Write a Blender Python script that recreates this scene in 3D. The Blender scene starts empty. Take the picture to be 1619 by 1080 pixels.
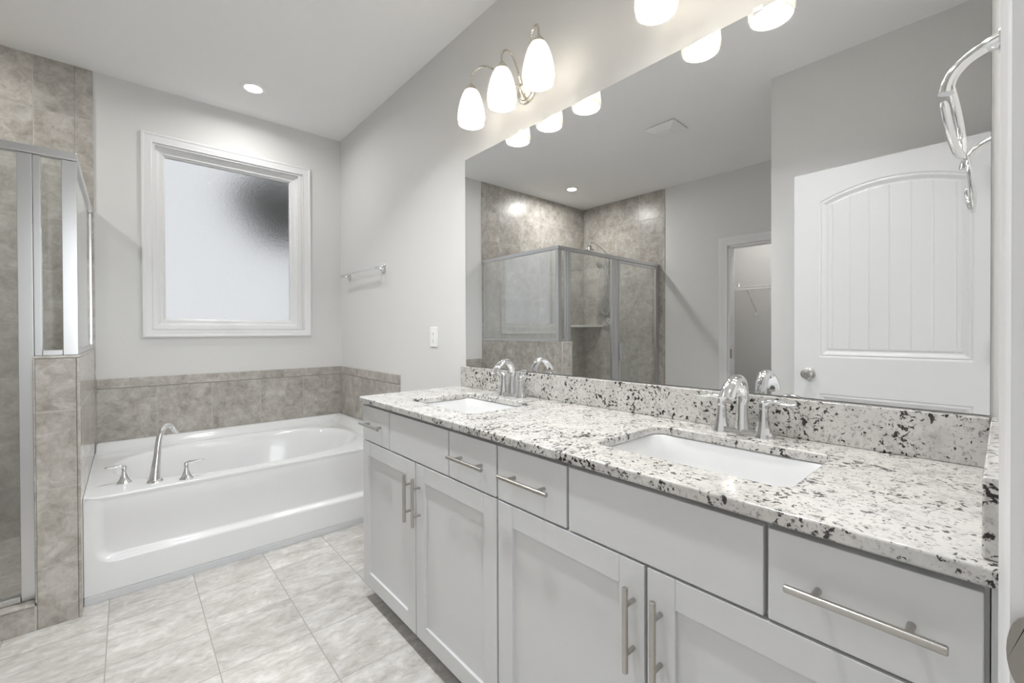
import bpy, bmesh, math, random
from mathutils import Vector, Matrix
random.seed(7)
C = bpy.context.scene
COL = C.collection
PI = math.pi

# ------------------------------------------------------------------ camera
W_PX, H_PX = 1619, 1080
F_PX, YAW, PITCH, ROLL, CY = 687.37, 0.7241, -0.0071, -0.0041, 529.37
fw = Vector((math.sin(YAW) * math.cos(PITCH), math.cos(YAW) * math.cos(PITCH), math.sin(PITCH)))
rt = Vector((math.cos(YAW), -math.sin(YAW), 0))
up = rt.cross(fw)
rt, up = rt * math.cos(ROLL) + up * math.sin(ROLL), up * math.cos(ROLL) - rt * math.sin(ROLL)
cam = bpy.data.cameras.new('camera')
camo = bpy.data.objects.new('camera', cam)
COL.objects.link(camo)
camo.matrix_world = Matrix(((rt.x, up.x, -fw.x, 0), (rt.y, up.y, -fw.y, 0), (rt.z, up.z, -fw.z, 1.151), (0, 0, 0, 1)))
cam.sensor_width = 36
cam.lens = F_PX / W_PX * 36
cam.shift_y = (CY - H_PX / 2) / W_PX
cam.clip_start = 0.02
C.camera = camo

# ------------------------------------------------------------------ world, big lights, exposure
wld = bpy.data.worlds.new('daylight')
C.world = wld
wld.use_nodes = True
bg = wld.node_tree.nodes['Background']
bg.inputs[0].default_value = (0.965, 0.98, 1.0, 1)
bg.inputs[1].default_value = 0.27


def area(name, loc, target, sx, sy, power, color):
    l = bpy.data.lights.new(name, 'AREA')
    l.shape = 'RECTANGLE'
    l.size, l.size_y = sx, sy
    l.energy = power
    l.color = color
    o = bpy.data.objects.new(name, l)
    COL.objects.link(o)
    o.location = loc
    o.rotation_euler = (Vector(target) - Vector(loc)).to_track_quat('-Z', 'Y').to_euler()
    return o


# fill panel added behind the camera, standing in for bedroom daylight through the doorway
area('bedroom_fill', (0.3, -3.0, 1.65), (0.3, 0.5, 1.35), 2.6, 1.9, 24, (0.95, 0.98, 1.0))
DOWNLIGHT_W = 15.0
BULB_L = 73.0
AISLE_FILL_W = 43.0
CLOSET_FILL_W = 24.0

vs = C.view_settings
vs.view_transform = 'Standard'
vs.look = 'None'
vs.exposure = 1.55
vs.gamma = 1.0
vs.use_curve_mapping = False
C.cycles.use_denoising = True
C.cycles.max_bounces = 14
C.cycles.diffuse_bounces = 6
C.cycles.glossy_bounces = 8
C.cycles.transmission_bounces = 10
C.cycles.transparent_max_bounces = 16

# ------------------------------------------------------------------ dimensions
XW = 1.3125      # vanity wall
XM = 1.3070      # mirror face
YW = 3.592       # window wall
XL = -1.8000     # left wall
XLT = -1.7943    # tiled face on the left wall
YWT = 3.5860     # tiled face on the window wall
XP, YP = -0.3835, 0.957   # wall jut behind the open door
YE = -0.014      # entrance wall
ZC = 2.7087
XF = 0.7608      # cabinet fronts

# ------------------------------------------------------------------ materials


def newmat(name):
    m = bpy.data.materials.new(name)
    m.use_nodes = True
    nt = m.node_tree
    return m, nt, nt.nodes['Principled BSDF']


def plain(name, col, rough=0.5, metal=0.0, coat=0.0, spec=0.5, bump=None):
    m, nt, b = newmat(name)
    b.inputs['Base Color'].default_value = (*col, 1)
    b.inputs['Roughness'].default_value = rough
    b.inputs['Metallic'].default_value = metal
    b.inputs['Coat Weight'].default_value = coat
    b.inputs['Coat Roughness'].default_value = 0.05
    b.inputs['Specular IOR Level'].default_value = spec
    if bump:
        n = nt.nodes.new('ShaderNodeTexNoise')
        n.inputs['Scale'].default_value = bump[0]
        n.inputs['Detail'].default_value = 4
        g = nt.nodes.new('ShaderNodeNewGeometry')
        nt.links.new(g.outputs['Position'], n.inputs['Vector'])
        bp = nt.nodes.new('ShaderNodeBump')
        bp.inputs['Strength'].default_value = bump[1]
        bp.inputs['Distance'].default_value = 0.002
        nt.links.new(n.outputs['Fac'], bp.inputs['Height'])
        nt.links.new(bp.outputs['Normal'], b.inputs['Normal'])
    return m


class NT:
    """small helper for wiring nodes"""

    def __init__(s, nt):
        s.nt = nt

    def n(s, t, **kw):
        nd = s.nt.nodes.new(t)
        for k, v in kw.items():
            setattr(nd, k, v)
        return nd

    def l(s, a, b):
        s.nt.links.new(a, b)

    def math(s, op, a, b=None, c=None):
        nd = s.n('ShaderNodeMath', operation=op)
        for i, v in enumerate((a, b, c)):
            if v is None:
                continue
            if isinstance(v, (int, float)):
                nd.inputs[i].default_value = v
            else:
                s.l(v, nd.inputs[i])
        return nd.outputs[0]

    def ramp(s, fac, stops):
        nd = s.n('ShaderNodeValToRGB')
        e = nd.color_ramp.elements
        while len(e) < len(stops):
            e.new(0.5)
        for i, (p, c) in enumerate(stops):
            e[i].position = p
            e[i].color = (*c, 1) if len(c) == 3 else c
        s.l(fac, nd.inputs[0])
        return nd.outputs[0]

    def mix(s, fac, a, b, blend='MIX'):
        nd = s.n('ShaderNodeMix', data_type='RGBA', blend_type=blend)
        for i, v in ((0, fac), (6, a), (7, b)):
            if isinstance(v, (int, float)):
                nd.inputs[i].default_value = v
            elif isinstance(v, tuple):
                nd.inputs[i].default_value = (*v, 1)
            else:
                s.l(v, nd.inputs[i])
        return nd.outputs[2]

    def noise(s, vec, scale, detail=4, rough=0.5, dist=0.0):
        nd = s.n('ShaderNodeTexNoise')
        nd.inputs['Scale'].default_value = scale
        nd.inputs['Detail'].default_value = detail
        nd.inputs['Roughness'].default_value = rough
        nd.inputs['Distortion'].default_value = dist
        s.l(vec, nd.inputs['Vector'])
        return nd.outputs['Fac']


def tile_mat(name, ax, org, size, cols, grout, gw=0.004, rough=0.25, stretch=(1, 1, 1), scale=5.0):
    """mottled stone-look tile; ax = two axes of the grid, org = a joint crossing, size = tile pitch"""
    m, nt, b = newmat(name)
    t = NT(nt)
    geo = t.n('ShaderNodeNewGeometry')
    sep = t.n('ShaderNodeSeparateXYZ')
    t.l(geo.outputs['Position'], sep.inputs[0])
    P = {'x': sep.outputs[0], 'y': sep.outputs[1], 'z': sep.outputs[2]}
    cells, masks = [], []
    for a, o, s in zip(ax, org, size):
        u = t.math('DIVIDE', t.math('SUBTRACT', P[a], o), s)
        cells.append(t.math('FLOOR', u))
        f = t.math('FRACT', u)
        d = t.math('MULTIPLY', t.math('MINIMUM', f, t.math('SUBTRACT', 1.0, f)), s)
        masks.append(d)
    d = t.math('MINIMUM', masks[0], masks[1])
    mr = t.n('ShaderNodeMapRange', interpolation_type='SMOOTHSTEP')
    t.l(d, mr.inputs[0])
    mr.inputs[1].default_value = gw * 0.35
    mr.inputs[2].default_value = gw * 0.65
    tilemask = mr.outputs[0]
    comb = t.n('ShaderNodeCombineXYZ')
    t.l(cells[0], comb.inputs[0])
    t.l(cells[1], comb.inputs[1])
    wn = t.n('ShaderNodeTexWhiteNoise', noise_dimensions='3D')
    t.l(comb.outputs[0], wn.inputs['Vector'])
    off = t.n('ShaderNodeVectorMath', operation='SCALE')
    t.l(wn.outputs['Color'], off.inputs[0])
    off.inputs['Scale'].default_value = 23.0
    st = t.n('ShaderNodeVectorMath', operation='MULTIPLY')
    t.l(geo.outputs['Position'], st.inputs[0])
    st.inputs[1].default_value = stretch
    ad = t.n('ShaderNodeVectorMath', operation='ADD')
    t.l(st.outputs[0], ad.inputs[0])
    t.l(off.outputs[0], ad.inputs[1])
    v = ad.outputs[0]
    n1 = t.noise(v, scale * 1.7, 8, 0.68, 0.6)
    n2 = t.noise(v, scale * 4.2, 9, 0.72, 0.8)
    n3 = t.noise(v, scale * 11, 4, 0.6, 0.4)
    c1 = t.ramp(n1, [(0.36, cols[0]), (0.5, cols[1]), (0.64, cols[3])])
    c2 = t.ramp(n2, [(0.34, cols[0]), (0.47, cols[1]), (0.56, cols[2]), (0.66, cols[3])])
    c = t.mix(0.55, c1, c2)
    spots = t.ramp(n3, [(0.6, (0, 0, 0)), (0.7, (1, 1, 1))])
    c = t.mix(t.math('MULTIPLY', spots, 0.22), c, cols[0])
    pertile = t.math('MULTIPLY_ADD', wn.outputs['Value'], 0.16, 0.92)
    hv = t.n('ShaderNodeHueSaturation')
    t.l(c, hv.inputs['Color'])
    t.l(pertile, hv.inputs['Value'])
    c = t.mix(tilemask, grout, hv.outputs[0])
    t.l(c, b.inputs['Base Color'])
    r = t.math('MULTIPLY_ADD', tilemask, rough - 0.8, 0.8)
    r = t.math('ADD', r, t.math('MULTIPLY', n2, 0.12))
    t.l(r, b.inputs['Roughness'])
    h = t.math('ADD', t.math('MULTIPLY', tilemask, 1.0), t.math('MULTIPLY', n2, 0.12))
    bp = t.n('ShaderNodeBump')
    bp.inputs['Strength'].default_value = 0.5
    bp.inputs['Distance'].default_value = 0.0015
    t.l(h, bp.inputs['Height'])
    t.l(bp.outputs[0], b.inputs['Normal'])
    return m


def granite_mat():
    m, nt, b = newmat('white_granite')
    t = NT(nt)
    geo = t.n('ShaderNodeNewGeometry')
    v = geo.outputs['Position']
    n_warm = t.noise(v, 5.0, 4, 0.55, 0.4)
    base = t.ramp(n_warm, [(0.35, (0.57, 0.563, 0.548)), (0.5, (0.62, 0.608, 0.583)), (0.68, (0.55, 0.533, 0.503))])
    cloud = t.noise(v, 26.0, 6, 0.68, 0.5)
    base = t.mix(t.ramp(cloud, [(0.48, (0, 0, 0)), (0.66, (0.75, 0.75, 0.75))]), base, (0.40, 0.392, 0.38))
    sp = t.noise(v, 130.0, 3, 0.6, 0.3)
    base = t.mix(t.ramp(sp, [(0.56, (0, 0, 0)), (0.64, (0.75, 0.75, 0.75))]), base, (0.27, 0.26, 0.245))
    clus = t.noise(v, 10.0, 3, 0.6, 0.5)
    fl = t.noise(v, 85.0, 4, 0.62, 0.4)
    thr = t.math('ADD', fl, t.math('MULTIPLY', t.math('SUBTRACT', clus, 0.5), 0.36))
    base = t.mix(t.ramp(thr, [(0.582, (0, 0, 0)), (0.615, (1, 1, 1))]), base, (0.03, 0.026, 0.024))
    big = t.noise(v, 40.0, 5, 0.66, 0.6)
    thb = t.math('ADD', big, t.math('MULTIPLY', t.math('SUBTRACT', clus, 0.5), 0.30))
    base = t.mix(t.ramp(thb, [(0.638, (0, 0, 0)), (0.665, (1, 1, 1))]), base, (0.035, 0.026, 0.025))
    t.l(base, b.inputs['Base Color'])
    b.inputs['Roughness'].default_value = 0.12
    b.inputs['Coat Weight'].default_value = 0.3
    return m


def glass_mat(name, refl_ior=1.5, tint=(0.97, 0.985, 0.98)):
    """clear sheet glass: passes light straight, reflects by Fresnel"""
    m = bpy.data.materials.new(name)
    m.use_nodes = True
    nt = m.node_tree
    nt.nodes.clear()
    t = NT(nt)
    out = t.n('ShaderNodeOutputMaterial')
    tr = t.n('ShaderNodeBsdfTransparent')
    tr.inputs[0].default_value = (*tint, 1)
    gl = t.n('ShaderNodeBsdfGlossy')
    gl.inputs['Roughness'].default_value = 0.0
    gl.inputs['Color'].default_value = (1, 1, 1, 1)
    geo = t.n('ShaderNodeNewGeometry')
    dot = t.n('ShaderNodeVectorMath', operation='DOT_PRODUCT')
    t.l(geo.outputs['Normal'], dot.inputs[0])
    t.l(geo.outputs['Incoming'], dot.inputs[1])
    f0 = ((refl_ior - 1) / (refl_ior + 1)) ** 2
    c = t.math('SUBTRACT', 1.0, t.math('MINIMUM', t.math('ABSOLUTE', dot.outputs['Value']), 1.0))
    fres = t.math('MULTIPLY_ADD', t.math('POWER', c, 5.0), 1 - f0, f0)
    mx = t.n('ShaderNodeMixShader')
    t.l(fres, mx.inputs[0])
    t.l(tr.outputs[0], mx.inputs[1])
    t.l(gl.outputs[0], mx.inputs[2])
    t.l(mx.outputs[0], out.inputs[0])
    return m


def frosted_mat():
    m, nt, b = newmat('obscure_window_glass')
    t = NT(nt)
    b.inputs['Base Color'].default_value = (0.97, 0.985, 1, 1)
    b.inputs['Transmission Weight'].default_value = 1.0
    b.inputs['Roughness'].default_value = 0.36
    b.inputs['IOR'].default_value = 1.25
    geo = t.n('ShaderNodeNewGeometry')
    n = t.noise(geo.outputs['Position'], 110, 2, 0.5, 0.4)
    n2 = t.noise(geo.outputs['Position'], 45, 2, 0.5, 0.4)
    bp = t.n('ShaderNodeBump')
    bp.inputs['Strength'].default_value = 0.5
    bp.inputs['Distance'].default_value = 0.003
    t.l(t.math('ADD', n, n2), bp.inputs['Height'])
    t.l(bp.outputs[0], b.inputs['Normal'])
    return m


def emis(name, col, strength):
    m = bpy.data.materials.new(name)
    m.use_nodes = True
    nt = m.node_tree
    nt.nodes.clear()
    t = NT(nt)
    out = t.n('ShaderNodeOutputMaterial')
    e = t.n('ShaderNodeEmission')
    e.inputs[0].default_value = (*col, 1)
    e.inputs[1].default_value = strength
    t.l(e.outputs[0], out.inputs[0])
    return m


def shade_mat():
    m = bpy.data.materials.new('frosted_lamp_glass')
    m.use_nodes = True
    nt = m.node_tree
    nt.nodes.clear()
    t = NT(nt)
    out = t.n('ShaderNodeOutputMaterial')
    tl = t.n('ShaderNodeBsdfTranslucent')
    tl.inputs[0].default_value = (0.085, 0.084, 0.08, 1)
    df = t.n('ShaderNodeBsdfDiffuse')
    df.inputs[0].default_value = (0.90, 0.88, 0.84, 1)
    tr = t.n('ShaderNodeBsdfTransparent')
    tr.inputs[0].default_value = (1, 0.97, 0.92, 1)
    gl = t.n('ShaderNodeBsdfGlossy')
    gl.inputs['Roughness'].default_value = 0.15
    a = t.n('ShaderNodeMixShader')
    a.inputs[0].default_value = 0.35
    t.l(tl.outputs[0], a.inputs[1])
    t.l(df.outputs[0], a.inputs[2])
    b_ = t.n('ShaderNodeMixShader')
    b_.inputs[0].default_value = 0.16
    t.l(a.outputs[0], b_.inputs[1])
    t.l(tr.outputs[0], b_.inputs[2])
    c = t.n('ShaderNodeMixShader')
    c.inputs[0].default_value = 0.05
    t.l(b_.outputs[0], c.inputs[1])
    t.l(gl.outputs[0], c.inputs[2])
    em = t.n('ShaderNodeEmission')
    em.inputs[0].default_value = (1.0, 0.94, 0.84, 1)
    em.inputs[1].default_value = 0.06
    ad = t.n('ShaderNodeAddShader')
    t.l(c.outputs[0], ad.inputs[0])
    t.l(em.outputs[0], ad.inputs[1])
    t.l(ad.outputs[0], out.inputs[0])
    return m


def brushed(name, col, rough):
    m, nt, b = newmat(name)
    b.inputs['Base Color'].default_value = (*col, 1)
    b.inputs['Metallic'].default_value = 1
    t = NT(nt)
    geo = t.n('ShaderNodeNewGeometry')
    n = t.noise(geo.outputs['Position'], 220, 2)
    t.l(t.math('MULTIPLY_ADD', n, 0.12, rough - 0.06), b.inputs['Roughness'])
    return m


PAINT = plain('greige_wall_paint', (0.725, 0.722, 0.712), 0.55, spec=0.3, bump=(260, 0.06))
CEIL = plain('white_ceiling_paint', (0.92, 0.922, 0.926), 0.8, spec=0.2, bump=(180, 0.06))
TRIM = plain('white_trim_paint', (0.80, 0.80, 0.805), 0.32)
DOORP = plain('white_door_paint', (0.76, 0.762, 0.765), 0.35)
CAB = plain('light_grey_cabinet_paint', (0.66, 0.662, 0.665), 0.42)
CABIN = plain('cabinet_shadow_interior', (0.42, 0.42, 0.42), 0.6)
ACRYL = plain('white_tub_acrylic', (0.76, 0.765, 0.77), 0.12, coat=0.4)
PORC = plain('white_sink_porcelain', (0.74, 0.745, 0.75), 0.1, coat=0.4)
CHROME = plain('polished_chrome', (0.79, 0.795, 0.80), 0.06, 1.0)
NICKEL = brushed('brushed_nickel', (0.50, 0.48, 0.45), 0.3)
SATIN = brushed('satin_nickel', (0.53, 0.515, 0.49), 0.26)
LAMPM = brushed('lamp_brushed_nickel', (0.62, 0.59, 0.52), 0.28)
ALU = plain('shower_frame_aluminium', (0.70, 0.705, 0.715), 0.28, 1.0)
STRIKE = brushed('strike_plate_nickel', (0.36, 0.34, 0.31), 0.38)
CAULK = plain('grey_base_strip', (0.60, 0.61, 0.625), 0.5)
PLAST = plain('white_plastic', (0.89, 0.89, 0.885), 0.35)
DARK = plain('dark_slot', (0.03, 0.03, 0.03), 0.6)
MARBLE = plain('pale_shelf_stone', (0.72, 0.70, 0.66), 0.25)
MIRROR = plain('mirror_silver', (0.86, 0.865, 0.87), 0.0, 1.0)
MEDGE = plain('mirror_edge', (0.22, 0.24, 0.24), 0.2)
GRANITE = granite_mat()
GLASS = glass_mat('shower_glass', 1.9)
GLASS_SIDE = glass_mat('reflective_side_glass', 3.3)
FROST = frosted_mat()
SHADE = shade_mat()
BULB = emis('glowing_bulb', (1.0, 0.97, 0.925), BULB_L)
LENS = emis('downlight_lens', (1.0, 0.97, 0.92), 9.0)
LEAF = plain('dark_leaves', (0.035, 0.04, 0.03), 0.8)
BARK = plain('tree_bark', (0.06, 0.05, 0.04), 0.9)
SOIL = plain('outdoor_ground', (0.30, 0.31, 0.30), 0.9)
CARPET = plain('bedroom_floor', (0.55, 0.52, 0.48), 0.9)

TC = [(0.27, 0.243, 0.21), (0.43, 0.402, 0.362), (0.51, 0.485, 0.45), (0.65, 0.63, 0.595)]
GR = (0.52, 0.50, 0.47)
FC = [(0.33, 0.305, 0.275), (0.50, 0.48, 0.455), (0.57, 0.555, 0.535), (0.72, 0.71, 0.695)]
T_XZ = tile_mat('shower_tile_window_side', 'xz', (-0.385, 0.01), (0.30, 0.30), TC, GR)
T_YZ = tile_mat('shower_tile_left_side', 'yz', (2.78, 0.01), (0.30, 0.30), TC, GR)
T_TRIM_XZ = tile_mat('edge_tile_upright', 'xz', (-0.22, 0.01), (0.30, 0.30), TC, GR)
T_HALF = tile_mat('half_wall_tile', 'xz', (-0.2755, 0.235), (0.26, 0.305), TC, GR)
T_HALFS = tile_mat('half_wall_side_tile', 'yz', (2.484, 0.235), (0.30, 0.305), TC, GR, 0.004, 0.08)
T_WAIN = tile_mat('tub_surround_tile_back', 'xz', (0.138, 0.815), (0.293, 0.35), TC, GR)
T_WAINT = tile_mat('tub_surround_cap_back', 'xz', (0.005, 0.815), (0.293, 0.35), TC, GR)
T_WAINY = tile_mat('tub_surround_tile_side', 'yz', (2.63, 0.815), (0.293, 0.35), TC, GR)
T_WAINYT = tile_mat('tub_surround_cap_side', 'yz', (2.975, 0.815), (0.293, 0.35), TC, GR)
T_FLOOR = tile_mat('floor_tile', 'xy', (-0.067, 2.045), (0.2928, 0.2950), FC, (0.37, 0.35, 0.325), 0.0035, 0.30,
                   (0.8, 1.5, 1), 5.0)
T_SHFL = tile_mat('shower_floor_tile', 'xy', (-0.3, 2.6), (0.15, 0.15), TC, GR, 0.004)

# ------------------------------------------------------------------ mesh building


class MB:
    def __init__(s):
        s.v, s.f = [], []

    def add(s, vs_, fs):
        o = len(s.v)
        s.v += [tuple(v) for v in vs_]
        s.f += [tuple(i + o for i in f) for f in fs]
        return s

    def box(s, x0, x1, y0, y1, z0, z1):
        x0, x1 = min(x0, x1), max(x0, x1)
        y0, y1 = min(y0, y1), max(y0, y1)
        z0, z1 = min(z0, z1), max(z0, z1)
        return s.add([(x0, y0, z0), (x1, y0, z0), (x1, y1, z0), (x0, y1, z0), (x0, y0, z1), (x1, y0, z1), (x1, y1, z1), (x0, y1, z1)],
                     [(0, 3, 2, 1), (4, 5, 6, 7), (0, 1, 5, 4), (1, 2, 6, 5), (2, 3, 7, 6), (3, 0, 4, 7)])

    def sweep(s, pts, rad, side=None, n=16, cap=True):
        """tube along pts; rad = list of r or (r_side, r_normal)"""
        pts = [Vector(p) for p in pts]
        k = len(pts)
        if not isinstance(rad, (list, tuple)):
            rad = [rad] * k
        rings = []
        ref = Vector(side) if side is not None else None
        for i, p in enumerate(pts):
            t = (pts[min(i + 1, k - 1)] - pts[max(i - 1, 0)]).normalized()
            if ref is None:
                a = Vector((0, 0, 1)) if abs(t.z) < 0.9 else Vector((1, 0, 0))
                ref = a - t * a.dot(t)
            sd = (ref - t * ref.dot(t)).normalized()
            if side is None:
                ref = sd
            nr = t.cross(sd).normalized()
            r = rad[i]
            ra, rb = r if isinstance(r, (list, tuple)) else (r, r)
            rings.append([p + sd * (ra * math.cos(2 * PI * j / n)) + nr * (rb * math.sin(2 * PI * j / n)) for j in range(n)])
        vs_ = [v for r in rings for v in r]
        fs = []
        for i in range(k - 1):
            for j in range(n):
                j2 = (j + 1) % n
                fs.append((i * n + j, i * n + j2, (i + 1) * n + j2, (i + 1) * n + j))
        if cap:
            fs.append(tuple(range(n - 1, -1, -1)))
            fs.append(tuple((k - 1) * n + j for j in range(n)))
        return s.add(vs_, fs)

    def lathe(s, prof, o=(0, 0, 0), axis=(0, 0, 1), n=32, close=False, sq=None):
        """prof = [(r, h)...] spun round axis through o; sq = superellipse power for squarish turning"""
        ax = Vector(axis).normalized()
        a = Vector((1, 0, 0)) if abs(ax.x) < 0.9 else Vector((0, 1, 0))
        u = (a - ax * a.dot(ax)).normalized()
        w = ax.cross(u)
        o = Vector(o)
        vs_ = []
        for r, h in prof:
            for j in range(n):
                th = 2 * PI * j / n
                c, s_ = math.cos(th), math.sin(th)
                q = 1.0
                if sq:
                    q = (abs(c) ** sq + abs(s_) ** sq) ** (-1 / sq)
                vs_.append(o + ax * h + (u * c + w * s_) * (r * q))
        k = len(prof)
        fs = []
        for i in range(k - 1 if not close else k):
            i2 = (i + 1) % k
            for j in range(n):
                j2 = (j + 1) % n
                fs.append((i * n + j, i * n + j2, i2 * n + j2, i2 * n + j))
        if not close:
            fs.append(tuple(range(n - 1, -1, -1)))
            fs.append(tuple((k - 1) * n + j for j in range(n)))
        return s.add(vs_, fs)

    def grid(s, nu, nv, fn, flip=False):
        vs_ = [fn(i, j) for i in range(nu) for j in range(nv)]
        fs = []
        for i in range(nu - 1):
            for j in range(nv - 1):
                q = (i * nv + j, (i + 1) * nv + j, (i + 1) * nv + j + 1, i * nv + j + 1)
                fs.append(q[::-1] if flip else q)
        return s.add(vs_, fs)

    def build(s, name, mat, parent=None, smooth=True, bevel=0, seg=2, ang=35, recalc=True, kind=None):
        root = parent
        off = Vector((0, 0, 0))
        while root is not None:
            off += Vector(root.location)
            root = root.parent
        me = bpy.data.meshes.new(name)
        me.from_pydata([tuple(Vector(v) - off) for v in s.v], [], s.f)
        me.materials.append(mat)
        if recalc:
            bm = bmesh.new()
            bm.from_mesh(me)
            bmesh.ops.recalc_face_normals(bm, faces=bm.faces)
            bm.to_mesh(me)
            bm.free()
        if smooth:
            me.polygons.foreach_set('use_smooth', [True] * len(me.polygons))
            me.set_sharp_from_angle(angle=math.radians(ang))
        me.update()
        o = bpy.data.objects.new(name, me)
        COL.objects.link(o)
        if parent is not None:
            o.parent = parent
        if bevel:
            b = o.modifiers.new('bevel', 'BEVEL')
            b.width = bevel
            b.segments = seg
            b.limit_method = 'ANGLE'
            b.angle_limit = math.radians(40)
            b.harden_normals = True
        if kind:
            o['kind'] = kind
        return o


def struct(name, mb, mat, parent=None, **kw):
    kw.setdefault('smooth', False)
    return mb.build(name, mat, parent, kind='structure' if parent is None else None, **kw)


def thing(name, label, cat, loc, group=None):
    o = bpy.data.objects.new(name, None)
    o.empty_display_size = 0.05
    COL.objects.link(o)
    o.location = loc
    o['label'] = label
    o['category'] = cat
    if group:
        o['group'] = group
    return o


def tag(o, label, cat, group=None):
    o['label'] = label
    o['category'] = cat
    if group:
        o['group'] = group
    return o


def copy_tree(o, delta, label):
    r = o.copy()
    COL.objects.link(r)
    r.location = Vector(o.location) + Vector(delta)
    r['label'] = label
    for ch in list(o.children):
        c = ch.copy()
        COL.objects.link(c)
        c.parent = r
        for g in list(ch.children):
            d = g.copy()
            COL.objects.link(d)
            d.parent = c
    return r


def catmull(pts, m=6):
    pts = [Vector(p) for p in pts]
    P = [pts[0] * 2 - pts[1]] + pts + [pts[-1] * 2 - pts[-2]]
    out = []
    for i in range(1, len(P) - 2):
        for k in range(m):
            t = k / m
            a, b, c, d = P[i - 1], P[i], P[i + 1], P[i + 2]
            out.append(0.5 * ((2 * b) + (c - a) * t + (2 * a - 5 * b + 4 * c - d) * t * t + (3 * b - a - 3 * c + d) * t ** 3))
    out.append(pts[-1])
    return out


def lerp_list(vals, n):
    """resample a list of numbers (or pairs) to n entries"""
    k = len(vals) - 1
    out = []
    for i in range(n):
        u = i / (n - 1) * k
        a = min(int(u), k - 1)
        f = u - a
        p, q = vals[a], vals[a + 1]
        if isinstance(p, (tuple, list)):
            out.append(tuple(x + (y - x) * f for x, y in zip(p, q)))
        else:
            out.append(p + (q - p) * f)
    return out


def sstep(a, b, x):
    t = max(0.0, min(1.0, (x - a) / (b - a)))
    return t * t * (3 - 2 * t)


def ring_points(cx, cy, a, b, p, n):
    """superellipse outline"""
    out = []
    for j in range(n):
        th = 2 * PI * j / n
        c, s = math.cos(th), math.sin(th)
        q = (abs(c) ** p + abs(s) ** p) ** (-1 / p)
        out.append((cx + a * c * q, cy + b * s * q))
    return out


def rect_hit(cx, cy, dx, dy, x0, x1, y0, y1):
    """where the ray from (cx,cy) along (dx,dy) leaves the rectangle"""
    t = 1e9
    if dx > 1e-9:
        t = min(t, (x1 - cx) / dx)
    if dx < -1e-9:
        t = min(t, (x0 - cx) / dx)
    if dy > 1e-9:
        t = min(t, (y1 - cy) / dy)
    if dy < -1e-9:
        t = min(t, (y0 - cy) / dy)
    return cx + dx * t, cy + dy * t


# ================================================================== SETTING
struct('floor', MB().box(XL - 1.1, XW + 0.12, -0.14, YW + 0.12, -0.1, 0.0), T_FLOOR)
struct('floor_bedroom', MB().box(-2.6, 2.8, -3.6, -0.14, -0.1, -0.002), CARPET)
# ceiling with the two lamp cut-outs left closed: the trims sit on it
struct('ceiling', MB().box(XL - 1.1, XW + 0.12, -0.14, YW + 0.12, ZC, ZC + 0.1), CEIL)
struct('ceiling_bedroom', MB().box(-2.6, 2.8, -3.6, -0.14, ZC, ZC + 0.1), CEIL)
struct('wall_vanity', MB().box(XW, XW + 0.12, -0.14, YW, 0, ZC), PAINT)
# window wall with opening
WX0, WX1, WZ0, WZ1 = 0.128, 1.002, 1.185, 2.362
mb = MB().box(XL, WX0, YW, YW + 0.14, 0, ZC).box(WX1, XW + 0.12, YW, YW + 0.14, 0, ZC)
mb.box(WX0, WX1, YW, YW + 0.14, 0, WZ0).box(WX0, WX1, YW, YW + 0.14, WZ1, ZC)
struct('wall_window', mb, PAINT)
# left wall with closet opening
CY0, CY1, CZ1 = 1.13, 1.79, 1.978
mb = MB().box(XL - 0.12, XL, YP, CY0, 0, ZC).box(XL - 0.12, XL, CY1, YW + 0.14, 0, ZC).box(XL - 0.12, XL, CY0, CY1, CZ1, ZC)
struct('wall_left', mb, PAINT)
struct('wall_jut', MB().box(XL - 0.12, XP, YE, YP, 0, ZC), PAINT)
# entrance wall with doorway
DX0, DX1, DZ1 = -0.225, 0.536, 2.03
mb = MB().box(-2.6, DX0 - 0.012, -0.14, YE, 0, ZC).box(DX1 + 0.012, 2.8, -0.14, YE, 0, ZC)
mb.box(DX0 - 0.012, DX1 + 0.012, -0.14, YE, DZ1 + 0.012, ZC)
struct('wall_entrance', mb, PAINT)
# closet shell
struct('wall_closet_back', MB().box(-2.87, -2.75, 0.5, 3.1, 0, ZC), PAINT)
struct('wall_closet_far', MB().box(-2.75, XL - 0.12, 2.75, 2.87, 0, ZC), PAINT)
struct('wall_closet_near', MB().box(-2.75, XL - 0.12, 0.55, 0.67, 0, ZC), PAINT)
# bedroom shell behind the camera: window opening in its far wall
mb = MB().box(-2.6, -1.1, -3.6, -3.48, 0, ZC).box(1.7, 2.8, -3.6, -3.48, 0, ZC).box(-1.1, 1.7, -3.6, -3.48, 0, 0.6).box(-1.1, 1.7, -3.6, -3.48, 2.5, ZC)
struct('wall_bedroom_back', mb, PAINT)
struct('wall_bedroom_left', MB().box(-2.72, -2.6, -3.6, -0.02, 0, ZC), PAINT)
struct('wall_bedroom_right', MB().box(2.8, 2.92, -3.6, -0.02, 0, ZC), PAINT)

def door_casing_mesh(mb, a0, a1, ztop, prof, put):
    """three-sided mitred casing round an opening a0..a1; prof = [(outset, proud)...], put(a, z, proud) -> point"""
    k = len(prof)
    rows = []
    for ca, sa, z in ((a0, -1, 0.0), (a0, -1, None), (a1, 1, None), (a1, 1, 0.0)):
        for o_, p_ in prof:
            rows.append(put(ca + sa * o_, (ztop + o_) if z is None else 0.0, p_))
    fs = []
    for c in range(3):
        for i in range(k - 1):
            fs.append((c * k + i, (c + 1) * k + i, (c + 1) * k + i + 1, c * k + i + 1))
    return mb.add(rows, fs)


CASE = [(0.004, 0.0), (0.004, 0.010), (0.010, 0.012), (0.016, 0.0105), (0.036, 0.0135), (0.043, 0.0165), (0.056, 0.0165), (0.060, 0.012), (0.060, 0.0)]
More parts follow.
